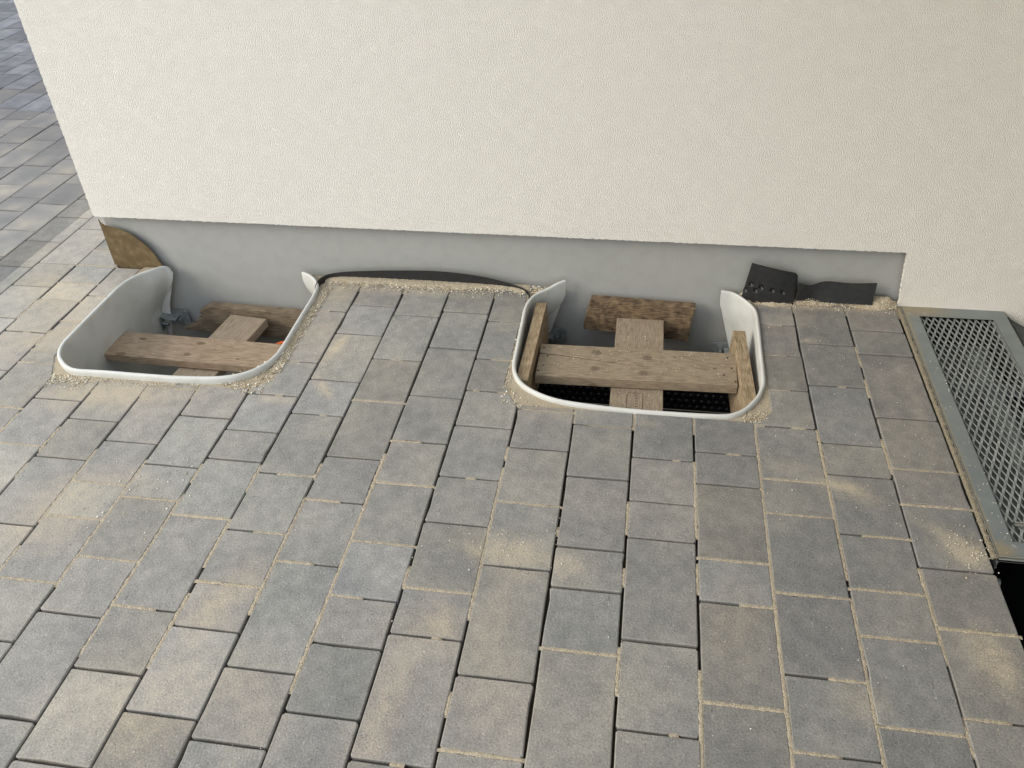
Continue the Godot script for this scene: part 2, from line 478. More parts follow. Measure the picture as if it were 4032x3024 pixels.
# ---------------------------------------------------------------- paving
const ROWS := {
	-14: [-0.634], -13: [-0.573, -0.283], -12: [-0.189, 0.05], -11: [-0.328, 0.008, 0.207, 0.452], -10: [-0.132, 0.007, 0.162, 0.302, 0.543],
	-9: [0.253, 0.448, 0.651, 0.735, 1.0], -8: [0.938, 1.18, 1.43], -7: [1.03, 1.227, 1.52, 1.72], -6: [1.125, 1.321, 1.47, 1.713, 1.907], -5: [0.969, 1.218, 1.368, 1.611, 1.805, 2.108],
	-4: [0.263, 0.618, 0.822, 1.021, 1.168, 1.42, 1.761, 1.957, 2.201], -3: [0.209, 0.416, 0.717, 0.913, 1.212, 1.457, 1.653, 1.803, 2.051],
	-2: [0.265, 0.567, 0.816, 1.11, 1.308, 1.555, 1.901, 2.099], -1: [0.221, 0.473, 0.768, 1.011, 1.209, 1.455, 1.652, 1.803, 2.001],
	0: [0.271, 0.524, 0.716, 0.909, 1.158, 1.354, 1.6, 1.752, 2.094], 1: [1.0, 1.247, 1.495, 1.848, 2.045], 2: [1.11, 1.401, 1.547, 1.744, 2.09],
	3: [1.0, 1.194, 1.343, 1.692, 1.94], 4: [0.952, 1.097, 1.395, 1.544, 1.843], 5: [0.181, 0.385, 0.593, 0.796, 1.05, 1.197, 1.49, 1.741, 1.942],
	6: [0.297, 0.552, 0.859, 1.007, 1.254, 1.452, 1.603, 1.853], 7: [0.188, 0.343, 0.709, 0.958, 1.112, 1.353, 1.554, 1.807]}
const FILLS := {   # which parts of the long joints are full of sand
	-10: [[0.3, 0.45]], -9: [[0.52, 0.62]], -8: [[1.02, 1.3]], -7: [[1.08, 1.2], [1.26, 1.33], [1.5, 1.9]], -6: [[1.17, 1.5], [1.6, 2.0]], -5: [[1.2, 1.72]], -4: [[1.2, 1.28], [1.34, 1.92]],
	-3: [[1.18, 1.3], [1.42, 1.6], [1.7, 1.93]], -2: [[1.15, 1.22], [1.3, 1.74]], -1: [[1.08, 1.95]], 0: [[1.53, 1.6]], 1: [[1.0, 1.06], [1.1, 1.68], [1.9, 1.96]], 2: [[1.33, 1.36]],
	3: [[1.20, 1.33], [1.46, 1.52], [1.72, 1.85]], 4: [[1.0, 1.32], [1.42, 1.52], [1.76, 2.3]], 5: [[0.82, 2.3]], 6: [[0.80, 1.42], [1.5, 2.3]], 7: [[0.3, 0.42], [0.5, 0.6], [0.82, 0.98], [1.36, 1.66], [1.82, 1.9]]}

func row_x(k: int) -> float:
	if k >= 0: return 0.2 * k + 0.004
	if k >= -14: return 0.1945 * k + 0.004
	return 0.198 * (k + 14) - 2.719

func rounded(r: Rect2, c: float, steps := 3, worn := 0.0) -> PackedVector2Array:
	var p := PackedVector2Array()
	for q in [[r.position.x, r.position.y, 1, 1, PI], [r.end.x, r.position.y, -1, 1, PI * 1.5], [r.end.x, r.end.y, -1, -1, 0.0], [r.position.x, r.end.y, 1, -1, PI * 0.5]]:
		for s in steps:
			var a: float = q[4] + PI / 2 * s / (steps - 1)
			p.append(Vector2(q[0] + q[2] * c + cos(a) * c, q[1] + q[3] * c + sin(a) * c))
	if worn <= 0.0: return p
	var out := PackedVector2Array()
	for i in p.size():
		var b := p[(i + 1) % p.size()]
		out.append(p[i])
		if p[i].distance_to(b) > 0.03:
			var inward := (b - p[i]).orthogonal().normalized() * -1.0
			if inward.dot(r.get_center() - p[i]) < 0.0: inward = -inward
			for t in [rng.randf_range(0.2, 0.42), rng.randf_range(0.55, 0.82)]:
				var chip := absf(rng.randfn(0.0, worn))
				if rng.randf() < 0.06: chip += 0.003
				out.append(p[i].lerp(b, t) + inward * chip)
	return out

func pave(cut: Array) -> void:
	var paving := thing("paving", "grey concrete block paving in long rows around the light wells", "paving", Vector3.ZERO, "", "structure")
	var todo := []
	for k in range(-30, 8):
		var zs := []
		var from_z := 0.0
		if ROWS.has(k): zs = ROWS[k].duplicate()
		var first := -6.2 if k < -9 else 0.012
		if k >= 5: first = -0.004
		if k >= -4 and k <= 0: first = 0.03 + 0.02 * sin(k * 2.3)
		var lens := [0.15, 0.2, 0.25, 0.3, 0.25]
		if zs.is_empty(): zs = [rng.randf_range(0.2, 0.4)]
		var z0: float = zs[0]
		var before := []
		while z0 - 0.36 > first:
			z0 -= lens[rng.randi() % 5]
			before.append(z0)
		before.reverse()
		zs = [first] + before + zs
		while zs[-1] < 3.3: zs.append(zs[-1] + lens[rng.randi() % 5])
		for i in zs.size() - 1:
			todo.append([k, zs[i], zs[i + 1]])
	# largest in view first: near the camera
	todo.sort_custom(func(a, b): return Vector2(row_x(a[0]) - 0.35, a[1] - 1.5).length() < Vector2(row_x(b[0]) - 0.35, b[1] - 1.5).length())
	var rest := {}
	var built := 0
	for t in todo:
		var k: int = t[0]
		var g := 0.0022 + rng.randf() * 0.0010
		var gz := 0.0024 + rng.randf() * 0.0012
		var x0 := row_x(k) + g; var x1 := row_x(k + 1) - g
		if k >= -4 and k < 8:
			x0 += rng.randf_range(-0.001, 0.0012); x1 += rng.randf_range(-0.0012, 0.001)
		var shapes := [rounded(Rect2(x0, t[1] + gz, x1 - x0, t[2] - t[1] - gz * 2), rng.randf_range(0.004, 0.007), 2 + int(rng.randf() < 0.5), 0.0007)]
		var c := Vector2((x0 + x1) / 2, (t[1] + t[2]) / 2)
		if c.x > -2.4 and t[1] < 1.1 and t[2] > -0.1:
			for hole in cut:
				var next := []
				for s in shapes:
					for piece in Geometry2D.clip_polygons(s, hole):
						if not Geometry2D.is_polygon_clockwise(piece) or true:
							var area := 0.0
							for i in piece.size(): area += piece[i].cross(piece[(i + 1) % piece.size()])
							if absf(area) > 0.0024: next.append(piece)
				shapes = next
		elif c.x < -1.6 and t[2] < 0.0 and c.x > -1.9:
			var next := []
			for s in shapes:
				for piece in Geometry2D.clip_polygons(s, PackedVector2Array([Vector2(-1.788, -7), Vector2(0, -7), Vector2(0, 0.01), Vector2(-1.788, 0.01)])):
					next.append(piece)
			shapes = next
		for s in shapes:
			var tilt := Basis.from_euler(Vector3(rng.randf_range(-0.005, 0.005), 0, rng.randf_range(-0.005, 0.005)))
			var local := PackedVector2Array()
			for q in s: local.append(q - c)
			var xf := Transform3D(tilt, Vector3(c.x, rng.randf_range(-0.0014, 0.0012), c.y))
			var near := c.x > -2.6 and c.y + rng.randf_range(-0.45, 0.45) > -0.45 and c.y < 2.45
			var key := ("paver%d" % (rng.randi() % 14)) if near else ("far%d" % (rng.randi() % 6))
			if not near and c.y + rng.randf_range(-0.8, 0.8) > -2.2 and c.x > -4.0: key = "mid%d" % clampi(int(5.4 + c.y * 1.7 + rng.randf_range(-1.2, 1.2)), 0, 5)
			if built < 296:
				var st := start()
				prism(st, local, 0.05, 0.0028, Transform3D(), Vector2.ONE, Vector2.ZERO, false)
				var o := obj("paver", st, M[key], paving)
				o.transform = xf
				built += 1
			else:
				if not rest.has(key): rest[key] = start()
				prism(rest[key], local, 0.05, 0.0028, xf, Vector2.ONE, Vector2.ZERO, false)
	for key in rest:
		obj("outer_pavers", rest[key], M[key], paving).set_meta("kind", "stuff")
	# sand in the joints
	var sj := start()
	for k in FILLS:
		for f in FILLS[k]: sand_strip(sj, Vector2(row_x(k), f[0]), Vector2(row_x(k), f[1]))
	for k in ROWS:
		if k < -10: continue
		for z in ROWS[k]:
			var x := row_x(k) + 0.1
			var p := 0.08
			if x > 0.8 and z > 1.1: p = 0.82
			elif x < -0.2 and z > 1.25 and z < 1.82: p = 0.72
			elif x < -1.1 and z > 1.1: p = 0.65
			elif x > 0.6 and z > 1.3: p = 0.5
			elif z > 1.0: p = 0.25
			elif x < -1.6: p = 0.5
			var a := row_x(k); var b := row_x(k + 1)
			if rng.randf() < p:
				if rng.randf() < 0.3:
					var m := rng.randf_range(0.35, 0.75)
					if rng.randf() < 0.5: b = lerpf(a, b, m)
					else: a = lerpf(a, b, m)
				sand_strip(sj, Vector2(a, z), Vector2(b, z))
			elif rng.randf() < 0.22:
				var m := rng.randf_range(0.1, 0.7)
				sand_strip(sj, Vector2(lerpf(a, b, m), z), Vector2(lerpf(a, b, m + rng.randf_range(0.06, 0.2)), z))
	tag(obj("joint_sand", sj, M.sand), "pale beige sand swept into the joints between the grey pavers", "sand", "", "stuff")

var holes := []

func sand_strip(st: SurfaceTool, a: Vector2, b: Vector2) -> void:
	# leave out what would reach into a well
	for i in 21:
		var q := a.lerp(b, i / 20.0)
		for h in holes:
			if Geometry2D.is_point_in_polygon(q, h):
				if i > 6: sand_strip(st, a, a.lerp(b, (i - 1.5) / 20.0))
				return
	var along := (b - a).normalized() * 0.005
	a -= along; b += along
	var len_ := a.distance_to(b)
	var n := maxi(2, int(len_ / 0.006))
	var d := (b - a).normalized()
	var s := Vector2(-d.y, d.x)
	var g := []
	for i in n + 1:
		var t := float(i) / n
		var c := a.lerp(b, t)
		var e := minf(1.0, minf(t, 1.0 - t) * len_ / 0.012)
		var w := 0.0060 + 0.0040 * lump.get_noise_2d(c.x * 60, c.y * 60)
		var w2 := 0.0060 + 0.0040 * lump.get_noise_2d(c.x * 60 + 50, c.y * 60 + 9)
		var y := -0.0012 + 0.0030 * lump.get_noise_2d(c.x * 45 + 7, c.y * 45) - (1.0 - e) * 0.003
		g.append([Vector3(c.x - s.x * w, y - 0.0016, c.y - s.y * w), Vector3(c.x - s.x * w * 0.5, y + 0.0002, c.y - s.y * w * 0.5), Vector3(c.x + s.x * w2 * 0.5, y + 0.0003, c.y + s.y * w2 * 0.5), Vector3(c.x + s.x * w2, y - 0.0016, c.y + s.y * w2)])
	sheet(st, g)

# ---------------------------------------------------------------- light wells
func spline(pts: Array, n: int) -> Array:
	var out := []
	for i in pts.size() - 1:
		var p0: Vector3 = pts[maxi(i - 1, 0)]; var p1: Vector3 = pts[i]; var p2: Vector3 = pts[i + 1]; var p3: Vector3 = pts[mini(i + 2, pts.size() - 1)]
		for s in n:
			out.append(p1.cubic_interpolate(p2, p0, p3, float(s) / n))
	out.append(pts[-1])
	return out

func light_well(label: String, rim: Array, cx: float) -> Node3D:
	# rim: inner edge of the rim from the left wing at the house wall, round the front, to the right wing
	var root := thing("light_well", label, "light well", Vector3(cx, 0, 0), "white plastic light wells against the house wall")
	var line := spline(rim, 5)
	var lx := 1e9; var rx := -1e9
	for q in line:
		lx = minf(lx, q.x); rx = maxf(rx, q.x)
	var n := line.size()
	var nor := []
	for i in n:
		var d: Vector3 = line[mini(i + 1, n - 1)] - line[maxi(i - 1, 0)]
		nor.append(Vector3(-d.z, 0, d.x).normalized())
	# which way is outwards
	if nor[n / 2].z < 0.0:
		for i in n: nor[i] = -nor[i]
	var depths := [0.62, 0.45, 0.33, 0.26, 0.21, 0.17, 0.13, 0.10, 0.07, 0.045, 0.025, 0.012]
	var prof := []
	for d in depths: prof.append([0.0, -d])
	prof += [[0.0005, -0.004], [0.003, -0.0008], [0.0070, 0.0], [0.011, -0.0012], [0.0142, -0.005], [0.015, -0.012], [0.0148, -0.024], [0.012, -0.038], [0.009, -0.08], [0.009, -0.2], [0.009, -0.62]]
	var g := []
	for i in n:
		var row := []
		var p: Vector3 = line[i]
		var sx := lx + 0.004 if p.x < (lx + rx) / 2 else rx - 0.004
		for q in prof:
			var dy: float = q[1]
			var y := p.y + dy if dy > -0.3 else dy
			var t := smoothstep(0.015, 0.25, -y) if p.z < 0.24 else 0.0
			var base := p.lerp(Vector3(sx, p.y, p.z), t * (1.0 - pick(p.z, 0.18, 0.24)))
			var nn: Vector3 = nor[i]
			nn = nn.lerp(Vector3(signf(sx - (lx + rx) / 2), 0, 0), t * (1.0 if p.z < 0.2 else 0.0)).normalized()
			var v: Vector3 = base + nn * q[0]
			v.z = maxf(v.z, -0.010)
			row.append(Vector3(v.x - cx, y, v.z))
		g.append(row)
	var st := start()
	sheet(st, g)
	# close the two ends at the wings
	for e in [0, n - 1]:
		for j in prof.size() / 2 - 1:
			var a: Vector3 = g[e][j]; var b: Vector3 = g[e][j + 1]; var c: Vector3 = g[e][prof.size() - 2 - j]; var d: Vector3 = g[e][prof.size() - 1 - j]
			quad(st, a, b, c, d, Vector3(0, 0, -1) if absf(nor[e].x) > 0.7 else Vector3(1 if e == 0 else -1, 0, 0))
	obj("basin", st, M.plastic, root)
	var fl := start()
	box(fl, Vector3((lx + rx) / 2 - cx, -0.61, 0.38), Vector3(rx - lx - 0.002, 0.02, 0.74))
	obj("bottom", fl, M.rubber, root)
	return root

func bracket(root: Node3D, at: Vector3, side: float) -> void:
	# galvanised angle: a plate on the house wall, a bent web and a plate on the well side, with a bolt through it
	var st := start()
	var xf := Basis(Vector3(1, 0, 0), PI / 2)
	prism(st, rounded(Rect2(-0.05, -0.042, 0.10, 0.084), 0.012), 0.004, 0.001, Transform3D(xf, at + Vector3(side * 0.05, 0, 0.006)))
	box(st, at + Vector3(side * 0.015, 0.02, 0.028), Vector3(0.075, 0.004, 0.045), 0.001, Basis(Vector3(0, 0, 1), side * -0.2))
	box(st, at + Vector3(side * -0.022, -0.006, 0.035), Vector3(0.004, 0.075, 0.055), 0.001, Basis(Vector3(0, 1, 0), side * 0.2))
	var b := obj("wall_bracket", st, M.zinc, root)
	var bt := start()
	tube(bt, [at + Vector3(side * 0.065, 0.005, 0.006), at + Vector3(side * 0.065, 0.005, 0.03)], 0.007, 6)
	tube(bt, [at + Vector3(side * 0.065, 0.005, 0.006), at + Vector3(side * 0.065, 0.005, 0.009)], 0.014, 12)
	obj("bolt", bt, M.zinc, b)
	bt = start()
	tube(bt, [at + Vector3(side * -0.025, -0.01, 0.045), at + Vector3(side * 0.012, -0.012, 0.045)], 0.008, 8)
	obj("bolt", bt, M.zinc, b)

# ---------------------------------------------------------------- boards
func jag(n: int, seed_: int) -> Array:
	var r := RandomNumberGenerator.new(); r.seed = seed_
	var out := []
	for i in n: out.append(r.randf())
	return out

func board(label: String, m: Material, poly: PackedVector2Array, thick: float, xf: Transform3D, uvs: Vector2, uvo: Vector2) -> MeshInstance3D:
	var st := start()
	prism(st, poly, thick, 0.0018, Transform3D(), uvs, uvo)
	var o := obj("timber_board", st, m)
	o.transform = xf
	tag(o, label, "board", "timber boards bracing the light wells")
	return o

func rect(x0: float, z0: float, x1: float, z1: float) -> PackedVector2Array:
	return PackedVector2Array([Vector2(x0, z0), Vector2(x1, z0), Vector2(x1, z1), Vector2(x0, z1)])

func sand_heap(st: SurfaceTool, x0: float, x1: float, z0: float, z1: float, top: Callable, left = null) -> void:
	var nx := int((x1 - x0) / 0.005); var nzz := int((z1 - z0) / 0.005)
	var g := []
	for j in nzz + 1:
		var row := []
		for i in nx + 1:
			var z := z0 + (z1 - z0) * j / nzz
			var xa: float = left.call(z) if left != null else x0
			var x := xa + (x1 - xa) * i / nx
			row.append(Vector3(x, top.call(x, z), z))
		g.append(row)
	sheet(st, g)

# ---------------------------------------------------------------- the scene
func _ready() -> void:
	rng.seed = 7
	lump.seed = 3
	lump.noise_type = FastNoiseLite.TYPE_SIMPLEX_SMOOTH
	lump.frequency = 1.0
	# camera
	var cam := Camera3D.new()
	cam.name = "camera"
	cam.fov = 49.12
	cam.near = 0.05
	cam.far = 400.0
	cam.position = Vector3(0.58622, 1.84584, 3.01757)
	cam.rotation = Vector3(-0.657874, 0.177232, -0.040343)
	add_child(cam)
	cam.current = true
	# sky and sun
	var env := Environment.new()
	env.background_mode = Environment.BG_SKY
	var sky := Sky.new()
	var sm := ProceduralSkyMaterial.new()
	sm.sky_top_color = c8(186, 194, 206)
	sm.sky_horizon_color = c8(230, 229, 225)
	sm.sky_curve = 0.25
	sm.ground_horizon_color = c8(170, 166, 158)
	sm.ground_bottom_color = c8(120, 116, 110)
	sm.sky_energy_multiplier = 1.15
	sky.sky_material = sm
	env.sky = sky
	env.tonemap_mode = Environment.TONE_MAPPER_LINEAR
	env.tonemap_exposure = 1.85
	env.sdfgi_enabled = true
	env.ssao_enabled = true
	env.ssil_enabled = true
	var we := WorldEnvironment.new()
	we.name = "world"
	we.environment = env
	add_child(we)
	var sun := DirectionalLight3D.new()
	sun.name = "sun"
	sun.light_energy = 0.45
	sun.light_color = Color(1.0, 0.97, 0.92)
	sun.light_angular_distance = 30.0
	sun.shadow_enabled = true
	add_child(sun)
	sun.look_at_from_position(Vector3(-4.2, 2.6, 2.4), Vector3.ZERO)

	make_materials()
	setting()
	shade()
	var rim1 := [Vector3(-1.482, -0.03, 0.004), Vector3(-1.488, 0.0, 0.006), Vector3(-1.505, 0.02, 0.018), Vector3(-1.538, 0.027, 0.065), Vector3(-1.574, 0.028, 0.108), Vector3(-1.597, 0.028, 0.16), Vector3(-1.606, 0.028, 0.21), Vector3(-1.608, 0.028, 0.30), Vector3(-1.608, 0.028, 0.45), Vector3(-1.607, 0.028, 0.59), Vector3(-1.604, 0.028, 0.635), Vector3(-1.589, 0.028, 0.682), Vector3(-1.563, 0.028, 0.722), Vector3(-1.529, 0.028, 0.753), Vector3(-1.494, 0.028, 0.775), Vector3(-1.45, 0.028, 0.786), Vector3(-1.36, 0.028, 0.784), Vector3(-1.16, 0.028, 0.786), Vector3(-1.06, 0.028, 0.785), Vector3(-0.94, 0.027, 0.775), Vector3(-0.873, 0.026, 0.759), Vector3(-0.832, 0.025, 0.738), Vector3(-0.797, 0.024, 0.708), Vector3(-0.767, 0.023, 0.661), Vector3(-0.753, 0.022, 0.609), Vector3(-0.749, 0.022, 0.54), Vector3(-0.751, 0.022, 0.43), Vector3(-0.753, 0.022, 0.31), Vector3(-0.754, 0.022, 0.20), Vector3(-0.760, 0.022, 0.135), Vector3(-0.770, 0.022, 0.10), Vector3(-0.790, 0.022, 0.066), Vector3(-0.826, 0.022, 0.03), Vector3(-0.868, 0.018, 0.003)]
	var w1 := light_well("white plastic light well beside the house corner, board lying askew across its left end", rim1, -1.18)
	bracket(w1, Vector3(-1.575 + 1.18, -0.27, -0.012), 1.0)
	var rim2 := [Vector3(0.290, 0.043, 0.002), Vector3(0.262, 0.038, 0.018), Vector3(0.223, 0.024, 0.042), Vector3(0.180, 0.015, 0.074), Vector3(0.160, 0.012, 0.12), Vector3(0.152, 0.012, 0.18), Vector3(0.154, 0.012, 0.27), Vector3(0.159, 0.012, 0.44), Vector3(0.162, 0.012, 0.54), Vector3(0.174, 0.012, 0.605), Vector3(0.205, 0.012, 0.662), Vector3(0.261, 0.012, 0.708), Vector3(0.341, 0.012, 0.742), Vector3(0.452, 0.012, 0.758), Vector3(0.604, 0.012, 0.768), Vector3(0.774, 0.012, 0.768), Vector3(0.90, 0.012, 0.762), Vector3(0.942, 0.012, 0.746), Vector3(0.977, 0.012, 0.715), Vector3(1.014, 0.012, 0.658), Vector3(1.033, 0.012, 0.606), Vector3(1.044, 0.012, 0.547), Vector3(1.047, 0.012, 0.367), Vector3(1.051, 0.012, 0.152), Vector3(1.041, 0.014, 0.084), Vector3(1.009, 0.02, 0.038), Vector3(0.970, 0.027, 0.006), Vector3(0.924, 0.032, 0.001)]
	var w2 := light_well("white plastic light well between the two paved strips, cross of boards wedged between upright boards", rim2, 0.6)
	bracket(w2, Vector3(0.19 - 0.6, -0.245, -0.012), 1.0)
	bracket(w2, Vector3(1.02 - 0.6, -0.27, -0.012), -1.0)
	var cut1 := outline(rim1, 0.016)
	var cut2 := outline(rim2, 0.014)
	holes = [cut1, cut2]
	pave(holes)
	boards()
	membranes()
	sands(rim1, rim2)
	grating()
	# orange cable in the first well
	var cable := start()
	var cp := []
	for i in 14:
		var t := i / 13.0
		cp.append(Vector3(-1.02 + 0.26 * t, -0.30 + 0.10 * sin(t * 2.6), 0.16 + 0.14 * t))
	tube(cable, cp, 0.009, 10)
	tag(obj("cable", cable, M.orange), "short bright orange cable at the right side of the left light well", "cable")

func outline(rim: Array, grow: float) -> PackedVector2Array:
	var p := PackedVector2Array()
	for v in spline(rim, 3): p.append(Vector2(v.x, v.z))
	p[0].y = -0.05; p[-1].y = -0.05
	var lx := 1e9; var rx := -1e9
	for v in p:
		lx = minf(lx, v.x); rx = maxf(rx, v.x)
	# the stones are cut straight along the sides and chamfered at the corners
	var fz := 0.0
	for v in p: fz = maxf(fz, v.y)
	var side := 0.02 if lx < 0.0 else 0.0
	return PackedVector2Array([Vector2(lx - grow, -0.1), Vector2(lx - grow, fz - 0.10), Vector2(lx + 0.045, fz + grow - 0.002), Vector2(rx - 0.03, fz + grow - 0.002), Vector2(rx + grow + side, fz - 0.05), Vector2(rx + grow + side, -0.1)])

func setting() -> void:
	# ground far round about, with gaps for the wells and the shaft
	var st := start()
	for r in [[-60.0, -60.0, -1.66, 60.0], [-1.66, 0.82, 1.61, 60.0], [-0.73, -0.5, 0.14, 0.82], [1.06, -0.5, 1.61, 0.82], [1.61, 2.3, 60.0, 60.0], [-1.66, -60.0, 60.0, -5.5]]:
		quad(st, Vector3(r[0], -0.046, r[1]), Vector3(r[2], -0.046, r[1]), Vector3(r[2], -0.046, r[3]), Vector3(r[0], -0.046, r[3]), Vector3.UP)
	tag(obj("ground", st, M.bed), "sandy bedding ground under and beyond the paving", "ground", "", "structure")
	var lo := start()
	quad(lo, Vector3(2.02, -0.4, -0.1), Vector3(60, -0.4, -0.1), Vector3(60, -0.4, 2.4), Vector3(2.02, -0.4, 2.4), Vector3.UP)
	tag(obj("lower_ground", lo, M.soil), "lower bare ground right of the metal grating", "ground", "", "structure")
	# the house
	var house := thing("house", "house with cream roughcast wall above a smooth grey plinth", "house", Vector3(0, 0, 0))
	var body := start()
	box(body, Vector3(2.1, 1.75, -2.76), Vector3(7.72, 6.5, 5.44))
	obj("plinth", body, M.plinth, house)
	var poly := PackedVector2Array()
	var x := -1.772
	while x < 1.588:
		poly.append(Vector2(x, 0.243 - 0.0035 * (x + 1.77) / 3.36 + rng.randf_range(-0.0015, 0.0015)))
		x += rng.randf_range(0.005, 0.010)
	var y := 0.236
	while y > 0.03:
		poly.append(Vector2(1.591 + (0.236 - y) * 0.095 + rng.randf_range(-0.002, 0.002), y))
		y -= rng.randf_range(0.005, 0.010)
	for q in [Vector2(1.613, 0.022), Vector2(1.606, -0.012), Vector2(2.007, -0.012), Vector2(2.10, -0.062), Vector2(3.0, -0.55), Vector2(5.97, -0.55), Vector2(5.97, 5.0)]: poly.append(q)
	y = 5.0
	while y > 0.26:
		poly.append(Vector2(-1.776 + rng.randf_range(-0.0016, 0.0016), y))
		y -= rng.randf_range(0.006, 0.013) if y < 2.2 else 0.3
	var pw := start()
	prism(pw, poly, 0.018, 0.0, Transform3D(Basis(Vector3(1, 0, 0), PI / 2), Vector3(0, 0, 0)) * Transform3D(Basis(), Vector3.ZERO).scaled(Vector3(1, 1, -1)), Vector2.ONE, Vector2.ZERO, false)
	obj("plaster_wall", pw, M.plaster, house)
	var side := start()
	box(side, Vector3(-1.768, 2.62, -2.75), Vector3(0.016, 4.75, 5.43))
	obj("side_wall", side, M.plaster, house)
	var roof := start()
	box(roof, Vector3(2.1, 5.1, -2.7), Vector3(8.4, 0.2, 6.0), 0.01)
	obj("roof", roof, M.pit, house)
	# bare brown patch at the corner of the plinth
	var bp := PackedVector2Array([Vector2(-1.763, 0.226), Vector2(-1.758, 0.208), Vector2(-1.742, 0.197), Vector2(-1.70, 0.188), Vector2(-1.66, 0.176), Vector2(-1.627, 0.157), Vector2(-1.59, 0.122), Vector2(-1.565, 0.092), Vector2(-1.548, 0.06), Vector2(-1.53, 0.012), Vector2(-1.52, -0.06), Vector2(-1.763, -0.06)])
	var bs := start()
	prism(bs, bp, 0.004, 0.001, Transform3D(Basis(Vector3(1, 0, 0), PI / 2), Vector3(0, 0, -0.008)) * Transform3D(Basis(), Vector3.ZERO).scaled(Vector3(1, 1, -1)), Vector2.ONE, Vector2.ZERO, false)
	obj("bare_patch", bs, M.bare, house).set_meta("label", "brown unpainted quarter-round patch at the left end of the plinth")

func shade() -> void:
	# added, unseen light blocker: a block and overhead slab that dim the right side
	var blocker := thing("light_blocker", "unseen grey block and overhead slab added to dim the light towards the right", "added_blocker", Vector3(2.45, 0, 0))
	var w := start()
	box(w, Vector3(1.5, 1.2, 2.2), Vector3(3.0, 4.0, 4.4))
	obj("wall", w, M.pit, blocker)
	var c := start()
	box(c, Vector3(-0.30, 2.75, 2.0), Vector3(2.9, 0.22, 4.0), 0.01)
	obj("blocker_slab", c, M.pit, blocker)

